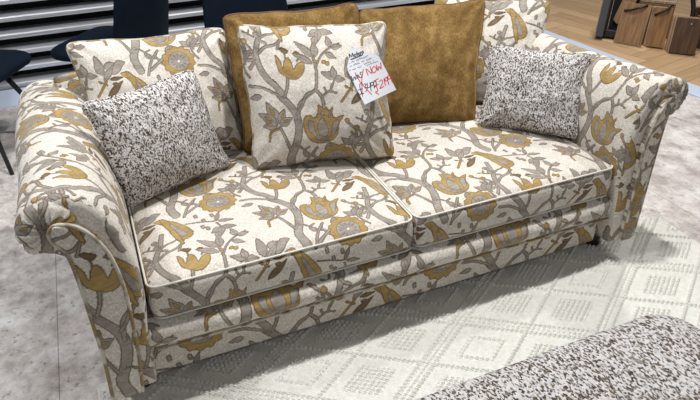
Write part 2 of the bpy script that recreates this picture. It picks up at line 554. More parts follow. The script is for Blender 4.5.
class Geo:
    """collects pieces into one mesh"""
    def __init__(s):
        s.V = []; s.F = []; s.U = []; s.n = 0

    def add(s, V, F, U=None):
        V = np.asarray(V, float)
        s.V.append(V)
        s.U.append(np.zeros((len(V), 2)) if U is None else np.asarray(U, float))
        s.F += [tuple(i+s.n for i in f) for f in F]
        s.n += len(V)
        return s

    def grid(s, P, U=None, wrap=False):
        ny, nx = P.shape[:2]
        F = []
        for j in range(ny-1):
            for i in range(nx if wrap else nx-1):
                k = (i+1) % nx
                F.append((j*nx+i, j*nx+k, (j+1)*nx+k, (j+1)*nx+i))
        return s.add(P.reshape(-1, 3), F, None if U is None else U.reshape(-1, 2))

    def tube(s, pts, r, n=8, closed=False, cap=True):
        pts = np.asarray(pts, float)
        N = len(pts)
        r = np.broadcast_to(r, (N,))
        if closed:
            T = np.roll(pts, -1, 0)-np.roll(pts, 1, 0)
        else:
            T = np.gradient(pts, axis=0)
        T /= np.linalg.norm(T, axis=1)[:, None]+1e-12
        ref = np.array([0, 0, 1.]) if abs(T[0][2]) < .9 else np.array([1., 0, 0])
        nrm = ref-T[0]*(ref@T[0]); nrm /= np.linalg.norm(nrm)
        R = []
        for i in range(N):
            nrm = nrm-T[i]*(nrm@T[i]); nrm /= np.linalg.norm(nrm)+1e-12
            b = np.cross(T[i], nrm)
            a = np.arange(n)*2*PI/n
            R.append(pts[i]+r[i]*(np.cos(a)[:, None]*nrm+np.sin(a)[:, None]*b))
        L = np.concatenate([[0], np.cumsum(np.linalg.norm(np.diff(pts, axis=0), axis=1))])
        V = np.array(R)
        U = np.stack([np.broadcast_to(L[:, None], (N, n)), np.broadcast_to(np.arange(n)[None]*.004, (N, n))], -1)
        F = []
        for j in range(N if closed else N-1):
            q = (j+1) % N
            for i in range(n):
                k = (i+1) % n
                F.append((j*n+i, j*n+k, q*n+k, q*n+i))
        if cap and not closed:
            F.append(tuple(range(n))[::-1]); F.append(tuple((N-1)*n+i for i in range(n)))
        return s.add(V.reshape(-1, 3), F, U.reshape(-1, 2))

    def box(s, c, d, M_=None):
        x, y, z = [v/2 for v in d]
        V = np.array([[a*x, b*y, e*z] for a in (-1, 1) for b in (-1, 1) for e in (-1, 1)])
        U = V[:, [0, 1]]+V[:, [2, 2]]*.7
        if M_ is not None:
            V = V@np.asarray(M_).T
        V = V+np.asarray(c)
        return s.add(V, [(0, 1, 3, 2), (4, 6, 7, 5), (0, 4, 5, 1), (2, 3, 7, 6), (0, 2, 6, 4), (1, 5, 7, 3)], U)

    def prism(s, poly, z0, z1, f):
        """extrude a 2D polygon; f(x,y,h)->xyz"""
        n = len(poly)
        V = [f(x, y, z0) for x, y in poly]+[f(x, y, z1) for x, y in poly]
        F = [tuple(range(n))[::-1], tuple(range(n, 2*n))]+[(i, (i+1) % n, n+(i+1) % n, n+i) for i in range(n)]
        return s.add(V, F, [(x, y) for x, y in poly]*2)

    def make(s, name, mat, parent=None, smooth=True, merge=0):
        return add_mesh(name, np.vstack(s.V), s.F, mat, parent, np.vstack(s.U), smooth, merge)


def auto_bevel(o, w_=.002, seg=2):
    m = o.modifiers.new('bevel', 'BEVEL')
    m.width = w_; m.segments = seg; m.limit_method = 'ANGLE'
    return o


def flat(o):
    o.data.polygons.foreach_set('use_smooth', [False]*len(o.data.polygons))
    return o


def soft_box(lo, hi, r, step=.02, crown=0, belly=0, rplan=None, uvoff=(0, 0), fn=None, uvs=1):
    """rounded upholstered box; UV in metres: top (x,y), front/back (x,z), sides (y,z)"""
    lo = np.array(lo, float); hi = np.array(hi, float)
    c = (lo+hi)/2; h = (hi-lo)/2
    G = Geo()
    R = np.array([rplan or r, rplan or r, r])

    def axis(a):
        n = max(2, int(round(2*h[a]/step)))
        t = np.linspace(-1, 1, n+1)*h[a]
        e = np.array([0, .15, .35, .6, .85, 1.])*R[a]
        t = t[(t > -h[a]+R[a]*1.15) & (t < h[a]-R[a]*1.15)]
        return np.concatenate([-h[a]+e, t, (h[a]-e)[::-1]])
    ax = [axis(0), axis(1), axis(2)]
    for a in range(3):
        b, d = [(1, 2), (0, 2), (0, 1)][a]
        for sg in (-1, 1):
            A, B = np.meshgrid(ax[b], ax[d])
            P = np.zeros(A.shape+(3,))
            P[..., b] = A; P[..., d] = B; P[..., a] = sg*h[a]
            I = np.clip(P, -(h-R), h-R)
            D = (P-I)/R
            L = np.linalg.norm(D, axis=-1, keepdims=True)
            Dn = D/np.maximum(L, 1e-9)
            Q = I+Dn*R*np.minimum(1, L*10)
            s_ = np.clip(Q/h, -1, 1)
            if crown:
                Q[..., 2] += np.where(s_[..., 2] > 0, s_[..., 2], 0)*crown*(1-np.abs(s_[..., 0])**3.5)*(1-np.abs(s_[..., 1])**3.5)
            if belly:
                k = (1-s_[..., 2]**2)
                Q[..., 1] += belly*k*s_[..., 1]*np.abs(s_[..., 1])**3*(1-np.abs(s_[..., 0])**8)
                Q[..., 0] += belly*k*s_[..., 0]*np.abs(s_[..., 0])**3*.5
            W = Q+c
            if a == 2:
                U = np.stack([W[..., 0], W[..., 1]], -1)
            elif a == 1:
                U = np.stack([W[..., 0], W[..., 2]+lo[1]-hi[2]], -1)
            else:
                U = np.stack([W[..., 1], W[..., 2]], -1)
            U = U*uvs+np.array(uvoff)
            if fn is not None:
                W = fn(W)
            flip = (a == 1) == (sg > 0)
            if flip:
                W = W[:, ::-1]; U = U[:, ::-1]
            G.grid(W, U)
    return G


def weld(o, d=.0004):
    """merge verts while keeping per-loop UVs"""
    bm = bmesh.new(); bm.from_mesh(o.data)
    bmesh.ops.remove_doubles(bm, verts=bm.verts, dist=d)
    bmesh.ops.recalc_face_normals(bm, faces=bm.faces)
    bm.to_mesh(o.data); bm.free()
    o.data.polygons.foreach_set('use_smooth', [True]*len(o.data.polygons))
    return o


def thing(name, label, cat, loc=(0, 0, 0), group=None):
    o = bpy.data.objects.new(name, None)
    o.empty_display_size = .1
    COL.objects.link(o)
    o.location = loc
    o['label'] = label; o['category'] = cat
    if group:
        o['group'] = group
    return o


def tag(o, label, cat, group=None):
    o['label'] = label; o['category'] = cat
    if group:
        o['group'] = group
    return o


def under(o, root):
    """parent keeping the world place (roots only carry a location)"""
    o.parent = root
    o.location = Vector(o.location)-Vector(root.location)
    return o


def structure(o):
    o['kind'] = 'structure'
    return o


FLOOR = .060

# ------------------------------------------------------------------ setting
def vinyl_mat():
    t = NT('stone_vinyl', .38)
    v = t.uv((1, 1, 1), src='Object')
    warp = t.noise(v, 3, 4, .6)
    a = t.noise(t.uv((1.2, 1, 1), src='Object'), 7, 9, .7)
    b = t.noise(v, 26, 5, .7)
    f = t.math('ADD', t.math('MULTIPLY', a, .72), t.math('MULTIPLY', b, .28))
    c = t.ramp(f, [(.30, (128, 116, 111)), (.42, (176, 167, 162)), (.52, (208, 201, 197)), (.64, (232, 229, 226))])
    sp = t.ramp(t.noise(v, 55, 3, .6), [(.28, (120, 108, 104)), (.40, (255, 255, 255))])
    c = t.mix(.7, c, sp, 'MULTIPLY')
    br = t.node('ShaderNodeTexBrick')
    br.inputs['Scale'].default_value = 1
    br.inputs['Mortar Size'].default_value = .0016
    br.inputs['Brick Width'].default_value = 3.6
    br.inputs['Row Height'].default_value = .61
    br.inputs['Color1'].default_value = (1, 1, 1, 1); br.inputs['Color2'].default_value = (1, 1, 1, 1)
    br.inputs['Mortar'].default_value = (.5, .48, .47, 1)
    mp = t.uv((1, 1, 1), (0, 0, PI/2), src='Object')
    ad = t.node('ShaderNodeVectorMath', operation='ADD')
    ad.inputs[1].default_value = (1.5, .486, 0)
    t.l.new(mp, ad.inputs[0])
    t.l.new(ad.outputs[0], br.inputs['Vector'])
    c = t.mix(1, c, br.outputs['Color'], 'MULTIPLY')
    t.col(c)
    return t.m


g = Geo().box((-.3, .3, FLOOR-.03), (5.5, 4.9, .06))
fl = structure(flat(g.make('floor', vinyl_mat(), smooth=False)))

# oak herringbone floor beyond the vinyl
def herring():
    t = NT('herringbone_oak', .42)
    at = t.node('ShaderNodeAttribute'); at.attribute_name = 'plank_tone'
    v = t.uv((2.2, 26, 1))
    n = t.noise(v, 1.6, 6, .6)
    f = t.math('ADD', t.math('MULTIPLY', n, .65), t.math('MULTIPLY', at.outputs['Fac'], .35))
    t.col(t.ramp(f, [(.2, (158, 128, 94)), (.5, (184, 153, 117)), (.8, (202, 173, 137))]))
    G = Geo(); tones = []
    rnd = random.Random(5)
    L, W = .62, .124
    ang = math.radians(12)
    ca, sa = math.cos(ang), math.sin(ang)
    nn = int(L/W)
    for k in range(-40, 60):
        for j in range(-8, 10):
            # classic herringbone lattice
            for typ in (0, 1):
                ox = k*W+j*L*1.0
                oy = k*W-j*L*1.0
                if typ == 0:
                    x0, y0, x1, y1 = ox, oy, ox+L, oy+W
                else:
                    x0, y0, x1, y1 = ox, oy+W, ox+W, oy+W+L
                cx, cy = (x0+x1)/2, (y0+y1)/2
                X, Y = cx*ca-cy*sa+4.2, cx*sa+cy*ca+2.4
                if not (1.8 < X < 6.4 and -2.6 < Y < 6.2):
                    continue
                e = .0011
                P = np.array([(x0+e, y0+e), (x1-e, y0+e), (x1-e, y1-e), (x0+e, y1-e)])
                Q = np.stack([P[:, 0]*ca-P[:, 1]*sa+4.2, P[:, 0]*sa+P[:, 1]*ca+2.4, np.full(4, -.004)], 1)
                r1, r2 = rnd.random()*9, rnd.random()*9
                U = (P-P[0]) if typ == 0 else (P-P[0])[:, ::-1]
                # cut the plank along the trim line
                d = Q[:, 0]-(2.35+.095*(2.8-Q[:, 1]))
                QQ, UU = [], []
                for a_ in range(4):
                    b_ = (a_+1) % 4
                    if d[a_] >= 0:
                        QQ.append(Q[a_]); UU.append(U[a_])
                    if (d[a_] >= 0) != (d[b_] >= 0):
                        f_ = d[a_]/(d[a_]-d[b_])
                        QQ.append(Q[a_]+(Q[b_]-Q[a_])*f_); UU.append(U[a_]+(U[b_]-U[a_])*f_)
                if len(QQ) < 3:
                    continue
                G.add(QQ, [tuple(range(len(QQ)))], np.array(UU)+np.array([r1, r2]))
                tones += [rnd.random()]*len(QQ)
    o = G.make('floor_oak', t.m, smooth=False)
    a = o.data.attributes.new('plank_tone', 'FLOAT', 'POINT')
    a.data.foreach_set('value', tones)
    return o


ho = structure(herring())
ho.location.z = FLOOR+.0055
sub = structure(flat(Geo().box((4.56, 2, FLOOR-.035), (4.2, 9, .062)).make('floor_base', plain('screed', (128, 100, 72), .8), smooth=False)))
mst = plain('pale_blue_trim', (196, 208, 228), .35)
P_ = [(2.233, 2.8246), (2.3935, 2.8246), (2.4559, 1.769), (2.5327, 0.8093), (2.6718, -1.5898), (2.5209, -1.5898), (2.3961, 0.8093), (2.3098, 1.769)]
structure(auto_bevel(flat(Geo().prism(P_, -.001, .010, lambda x, y, h: (x, y, h+FLOOR)).make('trim_1', mst, smooth=False)), .003))
structure(auto_bevel(flat(Geo().box((-.4, 2.69, FLOOR+.003), (5.4, .29, .012)).make('trim_2', mst, smooth=False)), .003))


# slatted wall of shallow metal shelves at the back
def slat_mat():
    t = NT('brushed_grey_slat', .34)
    n = t.noise(t.uv((1, 90, 90), src='Object'), 3, 3)
    t.col(t.ramp(n, [(.3, (150, 150, 152)), (.7, (206, 208, 212))]))
    t.b.inputs['Metallic'].default_value = .35
    return t.m


G = Geo()
prof = [(.004, 0), (0, .022), (.004, .030), (.112, .040), (.112, .0)]
for k in range(16):
    z = FLOOR+.012+k*.1008
    n = len(prof)
    V = [(x, 2.845+a, z+b) for x in (-3.3, 1.95) for a, b in prof]
    F = [tuple(range(n)), tuple(range(n, 2*n))[::-1]]+[(i, n+i, n+(i+1) % n, (i+1) % n) for i in range(n)]
    G.add(V, F)
wall = flat(G.make('wall_back_slats', slat_mat(), smooth=False))
bm = bmesh.new(); bm.from_mesh(wall.data); bmesh.ops.recalc_face_normals(bm, faces=bm.faces); bm.to_mesh(wall.data); bm.free()
structure(wall)
structure(flat(Geo().box((-.675, 2.99, .93), (5.25, .05, 1.74)).make('wall_back', M['dark'], smooth=False)))


# ------------------------------------------------------------------ rug
def rug():
    x0, x1, y0, y1 = -.991, 1.202, -.98, .114
    st = .0027
    xs = np.arange(x0, x1, st); ys = np.arange(y0, y1, st)
    X, Y = np.meshgrid(xs, ys)
    s = (X-.497)/.336-(Y+.0918)/.2236
    t = (X-.497)/.336+(Y+.0918)/.2236
    PER = 2.2

    def loc(q):
        q = np.mod(q, PER)          # lines at 0, 1 and 1.2 (= PER-1 .. )
        return q
    qs, qt = loc(s), loc(t)
    k = .1867      # metres per unit across
    H = np.zeros_like(X)

    def dots(u, v, pitch, r, hh):
        du = (np.mod(u/pitch+.5, 1)-.5)*pitch
        dv = (np.mod(v/pitch+.5, 1)-.5)*pitch
        return hh*np.clip(1-(du*du+dv*dv)/(r*r), 0, 1)**.45
    A, B = s*k, t*k
    for (q, oth) in ((qs, B), (qt, A)):
        for L_ in (0, 1., 1.2, 2.2):
            d = (q-L_)*k
            m = np.abs(d) < .0075
            du = (np.mod(oth/.0136+.5, 1)-.5)*.0136
            hgt_ = .0105*np.clip(1-(du/.0058)**2-(d/.0064)**2, 0, 1)**.45
            H = np.maximum(H, np.where(m, hgt_, 0))
        band = (q > 1.035) & (q < 1.165)
        H = np.maximum(H, np.where(band, dots(A, B, .0146, .0056, .008), 0))
    # inner blocks
    def cell(q):
        return np.where(q < 1, q, np.where(q > 1.2, q-1.2, -1))
    ca_, cb_ = cell(qs), cell(qt)
    ma = np.maximum(np.abs(ca_-.5), np.abs(cb_-.5))
    par = (np.floor(s/PER)*2+(qs > 1.1)*1+np.floor(t/PER)*2+(qt > 1.1)*1)
    hollow = (np.mod(par*3+np.floor(t/PER), 5) == 0)
    blk = (ma < .27) & ~hollow
    ring = (ma < .27) & (ma > .21) & hollow
    H = np.maximum(H, np.where(blk | ring, dots(A, B, .0146, .0062, .0105), 0))
    H += .0006*np.sin((X*.8+Y)*520)*(H < .001)
    ed = np.minimum(np.minimum(X-x0, x1-X), np.minimum(Y-y0, y1-Y))
    und = .0015*np.sin(X*7+Y*3)
    Z = .010+H*np.clip(ed/.01, 0, 1)+und*0
    Z = np.where(ed < .004, .001, Z)
    ny, nx = X.shape
    idx = np.arange(ny*nx).reshape(ny, nx)
    F = np.stack([idx[:-1, :-1], idx[:-1, 1:], idx[1:, 1:], idx[1:, :-1]], -1).reshape(-1, 4)
    me = bpy.data.meshes.new('rug')
    me.vertices.add(ny*nx)
    me.vertices.foreach_set('co', np.stack([X, Y, Z], -1).astype(np.float32).ravel())
    me.loops.add(F.size); me.loops.foreach_set('vertex_index', F.astype(np.int32).ravel())
    me.polygons.add(len(F))
    me.polygons.foreach_set('loop_start', np.arange(0, F.size, 4, dtype=np.int32))
    me.polygons.foreach_set('loop_total', np.full(len(F), 4, np.int32))
    me.update(calc_edges=True)
    me.polygons.foreach_set('use_smooth', [True]*len(me.polygons))
    tt = NT('cream_wool_rug', .95)
    v = tt.uv((1, 1, 1), src='Object')
    n = tt.noise(v, 70, 3)
    tt.col(tt.ramp(n, [(.3, (204, 202, 195)), (.7, (218, 216, 209))]))
    wv = tt.node('ShaderNodeTexWave'); wv.inputs['Scale'].default_value = 62; wv.inputs['Distortion'].default_value = 1.2
    tt.l.new(tt.uv((1, .8, 1), src='Object'), wv.inputs['Vector'])
    wv.bands_direction = 'DIAGONAL'
    tt.bump(wv.outputs['Fac'], .0018, .5)
    me.materials.append(tt.m)
    o = bpy.data.objects.new('rug', me)
    COL.objects.link(o)
    o.location.z = FLOOR
    return o


tag(rug(), 'cream woven rug with raised dotted diamonds lying under the front of the sofa', 'rug')

# ------------------------------------------------------------------ sofa
ZT, ZB, ZR, Z0 = .458, .336, .247, .121
sofa = thing('sofa', 'two-seat cream sofa in taupe and gold floral cloth with rolled arms', 'sofa', (0, .5, 0))


def seat(x0, x1, uo):
    g = soft_box((x0, -.002, ZB), (x1, .70, ZT), .026, .02, crown=.022, belly=.012, uvoff=uo)
    o = weld(g.make('seat_cushion', M['floral']))
    under(o, sofa)
    # welts round the top and bottom seams
    for z in (ZT-.006, ZB+.008):
        q = Geo()
        P = []
        r = .028
        for cx, cy, a0 in ((x1-r, r, -90), (x1-r, .70-r, 0), (x0+r, .70-r, 90), (x0+r, r, 180)):
            for a in np.linspace(a0, a0+90, 6):
                P.append((cx+r*math.cos(math.radians(a)), cy-.002+r*math.sin(math.radians(a)), z))
        P2 = []
        for i in range(len(P)):
            a = np.array(P[i]); b = np.array(P[(i+1) % len(P)])
            n = max(1, int(np.linalg.norm(b-a)/.03))
            for k in range(n):
                P2.append(a+(b-a)*k/n)
        q.tube(P2, .0031, 7, closed=True)
        w_ = q.make('welt', M['cream_welt'])
        w_.parent = o
    return o


t_ = NT('taupe_welt', .85)
t_.col(t_.ramp(t_.noise(t_.uv((1, 1, 1), src='Object'), 22, 2), [(.42, (196, 188, 174)), (.55, (128, 116, 98)), (.66, (150, 122, 72))]))
M['taupe_welt'] = t_.m
t_ = NT('cream_welt', .85); t_.col((214, 209, 199)); M['cream_welt'] = t_.m
seat(-.788, -.004, (0, 0))
seat(.004, .772, (-.44, .036))

# border rails below the cushions
g = soft_box((-.835, -.020, ZR+.002), (.79, .70, ZB+.002), .038, .02, belly=.016, uvs=.8, uvoff=(.11, .17))
ur = under(weld(g.make('upper_rail', M['floral'])), sofa)
for z, y in ((ZR+.006, -.018),):
    wl_ = Geo().tube([(x, y, z) for x in np.linspace(-.80, .775, 40)], .0042, 7).make('welt', M['taupe_welt'])
    wl_.parent = ur
g = soft_box((-.835, .032, Z0-.008), (.79, .70, ZR+.010), .012, .02, belly=.003, uvs=.8, uvoff=(.33, .02))
under(weld(g.make('lower_rail', M['floral'])), sofa)


def sweep_profile(prof, y0, y1, uvf, ends=None, step=.02):
    """sweep a closed xz profile along y"""


def catmull(P, n=5, closed=False):
    P = np.array(P, float)
    if closed:
        return smooth(P, n)
    return smooth_open(P, n)


ARM = [(.016, .150), (.012, .30), (.000, .42), (-.003, .52), (.006, .595), (.020, .660), (.046, .712), (.082, .746), (.122, .758),
       (.160, .750), (.190, .726), (.207, .690), (.205, .655), (.188, .630), (.166, .624), (.148, .622), (.136, .598), (.128, .54), (.124, .44), (.122, .30), (.120, .150)]


def arm(side):
    xi = .770 if side > 0 else -.798
    pr = catmull(ARM, 4)
    kx = 1.11 if side < 0 else 1.0
    X = xi+side*pr[:, 0]*kx; Z = pr[:, 1]+np.clip((pr[:, 1]-.5)/.26, 0, 1)*(.024 if side < 0 else .008)
    L = np.concatenate([[0], np.cumsum(np.hypot(np.diff(X), np.diff(Z)))])
    ys = np.concatenate([[-.030, -.026, -.014], np.linspace(.004, .93, 60), [.955, .972, .982]])
    # inset of the ends towards the profile's own inside
    N = len(X)
    T = np.stack([np.gradient(X), np.gradient(Z)], 1); T /= np.linalg.norm(T, axis=1)[:, None]
    nin = np.stack([T[:, 1], -T[:, 0]], 1)
    if side < 0:
        nin = -nin
    # nin should point inward: test at the inner wall (inward = away from the seat)
    if nin[3, 0]*side < 0:
        nin = -nin
    P = np.zeros((len(ys), N, 3)); U = np.zeros((len(ys), N, 2))
    roll = np.clip((Z-.60)/.03, 0, 1)
    for j, y in enumerate(ys):
        if j < 3:
            ins = (.020, .008, .002)[j]
        elif j >= len(ys)-3:
            ins = (.004, .012, .030)[j-len(ys)+3]
        else:
            ins = 0
        # gathers at the front of the roll
        gath = roll*.0045*np.sin(L*150+2*np.sin(L*31))*np.exp(-max(y+.02, 0)/.055)
        soft = .004*np.sin(y*9+L*7)*roll
        ww = ins-gath+soft
        P[j, :, 0] = X+nin[:, 0]*ww+(-.012 if side > 0 else -.045)*max(y, 0)*np.clip((Z-.6)/.1, 0, 1)*np.clip((np.abs(X-xi)-.05)/.1, 0, 1)
        P[j, :, 1] = y
        P[j, :, 2] = Z+nin[:, 1]*ww-(.052*max(y, 0)/.95+(.008 if side > 0 else 0))*np.clip((Z-.45)/.25, 0, 1)
        U[j, :, 0] = (y if side < 0 else -y)
        U[j, :, 1] = L
    if side < 0:
        U += np.array([ARM_L])
    else:
        U += np.array([ARM_R])
    G = Geo().grid(P, U)
    o = G.make('arm', M['floral'])
    # close the ends
    bm = bmesh.new(); bm.from_mesh(o.data)
    bmesh.ops.holes_fill(bm, edges=[e for e in bm.edges if e.is_boundary], sides=0)
    bmesh.ops.recalc_face_normals(bm, faces=bm.faces)
    bm.to_mesh(o.data); bm.free()
    bm = bmesh.new(); bm.from_mesh(o.data)
    bmesh.ops.triangulate(bm, faces=[f for f in bm.faces if len(f.verts) > 4])
    ul = bm.loops.layers.uv.active
    for f in bm.faces:
        if abs(f.normal.y) > .75:
            for l_ in f.loops:
                l_[ul].uv = (l_.vert.co.x*.8+.31, l_.vert.co.z*.8+.07)
    bm.to_mesh(o.data); bm.free()
    o.data.polygons.foreach_set('use_smooth', [True]*len(o.data.polygons))
    under(o, sofa)
    # gathered scroll end of the roll
    cx, cz = (xi-.162, .712) if side < 0 else (xi+.150, .698)
    rr = np.linspace(1, 0, 12); aa = np.linspace(0, 2*PI, 73)[:-1]
    Pc = np.zeros((12, 72, 3)); Uc = np.zeros((12, 72, 2))
    for i, q in enumerate(rr):
        rad = (.066 if side < 0 else .060)*q
        Pc[i, :, 0] = cx+rad*np.cos(aa)*1.02
        Pc[i, :, 2] = cz+rad*np.sin(aa)
        Pc[i, :, 1] = -.024-.022*np.sqrt(max(0, 1-q**2.6))+.0035*np.sin(aa*17+2*np.sin(aa*3))*q*(1-q)*4
        Uc[i, :, 0] = Pc[i, :, 0]; Uc[i, :, 1] = Pc[i, :, 2]
    e = Geo().grid(Pc, Uc, wrap=True).make('scroll_end', M['floral'])
    e.parent = o
    # front facing panel with welts
    IN = [(.030, .143), (.026, .30), (.020, .42), (.018, .50), (.024, .57), (.038, .630), (.064, .680), (.094, .708)]
    TOP = [(.122, .714), (.136, .696), (.134, .670)]
    OUT = [(.126, .640), (.121, .59), (.119, .51), (.119, .42), (.119, .30), (.116, .143)]
    dx = .022 if side < 0 else .036
    do = .014 if side < 0 else -.004
    dz = .012 if side < 0 else .004
    IN = [(a+dx, b+dz*(b > .55)) for a, b in IN]
    TOP = [(a+do+.012*(side < 0), b+dz) for a, b in TOP]
    OUT = [(a+do, b+dz*(b > .55)) for a, b in OUT]
    if side > 0:
        IN[0] = (IN[0][0], .160); OUT[-1] = (OUT[-1][0], .166)
    else:
        IN[0] = (IN[0][0]+.012, .152); OUT[-1] = (OUT[-1][0]+.012, .152)
    pl = catmull(IN+TOP+OUT, 4)
    pl = np.stack([xi+side*pl[:, 0], pl[:, 1]], 1)
    n = len(pl)
    G = Geo()
    # front face as strips between inner and outer borders for clean shading
    h = n//2
    a = pl[:h+1]; b = pl[::-1][:h+1] if n % 2 else pl[::-1][:h]
    m = min(len(a), len(b))
    a, b = a[:m], b[:m]
    w_ = np.linspace(0, 1, 9)
    S = np.zeros((m, 9, 3)); US = np.zeros((m, 9, 2))
    for k, t in enumerate(w_):
        q = a*(1-t)+b*t
        S[:, k, 0] = q[:, 0]; S[:, k, 2] = q[:, 1]
        S[:, k, 1] = -.050-.007*math.sin(PI*t)**.6
        US[:, k] = q*.8+np.array(PANEL_UV)
    G.grid(S, US)
    rim = np.vstack([a, b[::-1]])
    V = [(x, -.050, z) for x, z in rim]+[(x, -.02, z) for x, z in rim]
    k = len(rim)
    G.add(V, [(i, (i+1) % k, k+(i+1) % k, k+i) for i in range(k)], [(x, z) for x, z in rim]*2)
    f = G.make('front_panel', M['floral'])
    weld(f)
    f.parent = o
    wl = Geo().tube([(x, -.050, z) for x, z in rim], .0048, 7)
    w2 = wl.make('welt', M['taupe_welt']); w2.parent = o
    # the matching welt on the outside wall edge
    return o


ARM_L = (-.45, -.32)
ARM_R = (-.167, -.27)
PANEL_UV = (.05, .16)
arm(-1)
arm(1)

# back of the sofa
bp = catmull([(.70, .14), (.70, .40), (.73, .55), (.79, .68), (.835, .735), (.88, .752), (.93, .742), (.965, .70), (.98, .60), (.985, .14)], 4)
xs = np.linspace(-.93, .93, 60)
P = np.zeros((60, len(bp), 3)); U = np.zeros((60, len(bp), 2))
Lb = np.concatenate([[0], np.cumsum(np.hypot(*np.diff(bp, axis=0).T))])
for i, x in enumerate(xs):
    ins = .03*max(0, (abs(x)-.89)/.04)
    P[i, :, 0] = x; P[i, :, 1] = bp[:, 0]+(.84-bp[:, 0])*ins; P[i, :, 2] = bp[:, 1]-ins*.3*(bp[:, 1] > .5)
    U[i, :, 0] = x; U[i, :, 1] = Lb
o = Geo().grid(P, U).make('back', M['floral'])
bm = bmesh.new(); bm.from_mesh(o.data)
bmesh.ops.holes_fill(bm, edges=[e for e in bm.edges if e.is_boundary], sides=0)
bmesh.ops.recalc_face_normals(bm, faces=bm.faces); bm.to_mesh(o.data); bm.free()
under(o, sofa)

for sx, sy in ((-.855, .06), (.825, .07), (-.875, .93), (.845, .93)):
    pr = [(.0, .0), (.020, .0), (.027, .010), (.024, .03), (.030, .050), (.032, .08), (0, .08)]
    a = np.arange(20)*2*PI/20
    P = np.array([[(sx+r*math.cos(t), sy+r*math.sin(t), FLOOR+.0100*(sy < .3)*(1-z/.09)+z) for t in a] for r, z in pr])
    under(Geo().grid(P, np.zeros(P.shape[:2]+(2,)), wrap=True).make('foot', M['foot']), sofa)


# ------------------------------------------------------------------ cushions
def cushion(name, label, cat, C4, thick, mat, trim, uvo, group, pinch=.10, seed=0, uvs=1.0, flip=1, sag=.12, wr=.0055, crown_pow=.5):
    TL, TR, BR, BL = [np.array(c, float) for c in C4]
    cen = (TL+TR+BR+BL)/4
    ex = (TR+BR-TL-BL)/2; ey = (TL+TR-BL-BR)/2
    wx, wy = np.linalg.norm(ex), np.linalg.norm(ey)
    n = np.cross(ex, ey); n /= np.linalg.norm(n)       # towards the viewer
    N = 64
    # denser towards the seams
    q = np.linspace(-1, 1, N+1)
    q = np.sin(q*PI/2)*.55+q*.45
    S, T = np.meshgrid(q, q)
    rnd = random.Random(seed)
    o1, o2 = rnd.random()*50, rnd.random()*50

    cr_ = .085

    def base(S, T):
        s2 = S*(1-pinch*(.55*(1-T**2)+.45*(1-T**10))-cr_*np.abs(S)**5*np.abs(T)**11)*1.03
        t2 = T*(1-pinch*(.55*(1-S**2)+.45*(1-S**10))-cr_*np.abs(T)**5*np.abs(S)**11)*1.03
        s2 = s2+.012*np.sin(T*5+o1)*np.abs(S)**3+.006*np.sin(T*13+o2)*np.abs(S)**3
        t2 = t2+.012*np.sin(S*5+o2)*np.abs(T)**3+.006*np.sin(S*12+o1)*np.abs(T)**3
        a = (s2+1)/2; b = (t2+1)/2
        return ((BL[None, None]*(1-a)[..., None]+BR[None, None]*a[..., None])*(1-b)[..., None]
                + (TL[None, None]*(1-a)[..., None]+TR[None, None]*a[..., None])*b[..., None])
    B = base(S, T)
    h = ((1-S**2)*(1-T**2))**crown_pow+.10*((1-S**8)*(1-T**8))**.5
    h *= 1-sag*T*1.0
    NZ = np.zeros_like(S)
    for j in range(S.shape[0]):
        for i in range(S.shape[1]):
            s, t = S[j, i], T[j, i]
            v = noise.noise(Vector((s*1.6+o1, t*1.6, o2)))*2.2
            # creases that run in from the corners
            an = math.atan2(abs(t)-1.15, abs(s)-1.15)
            rr = math.hypot(abs(t)-1.15, abs(s)-1.15)
            cr = math.sin(an*16+o1+(s > 0)*2+(t > 0)*4)*math.exp(-(rr*1.9)**2)
            fr = noise.noise(Vector((s*7+o2, t*7, o1)))
            NZ[j, i] = (v+cr*1.5+fr*.7)*min(1, h[j, i]*1.8)
    Zf = h*thick+NZ*wr
    Zb = -h*thick*.8
    Pf = B+Zf[..., None]*n
    Pb = B+Zb[..., None]*n
    Uf = np.stack([S*wx/2*uvs, T*wy/2*uvs], -1)+np.array(uvo)
    Ub = np.stack([-S*wx/2*uvs+.2, T*wy/2*uvs+.1], -1)
    root = thing(name, label, cat, tuple(np.array([cen[0], cen[1], min(BL[2], BR[2])])), group)
    g = Geo().grid(Pf, Uf)
    g.grid(Pb[:, ::-1], Ub[:, ::-1])
    body = weld(g.make('cover', mat), .0003)
    under(body, root)
    e = np.linspace(-1, 1, 40)[:-1]
    one = np.ones_like(e)
    ring = np.concatenate([base(e[None], -one[None])[0], base(one[None], e[None])[0], base(-e[None], one[None])[0], base(-one[None], -e[None])[0]])
    # soften the corners of the piping
    for _ in range(2):
        ring = (np.roll(ring, 1, 0)+2*ring+np.roll(ring, -1, 0))/4
    p = Geo().tube(ring, .0046, 7, closed=True).make('piping', trim)
    under(p, root)
    return root


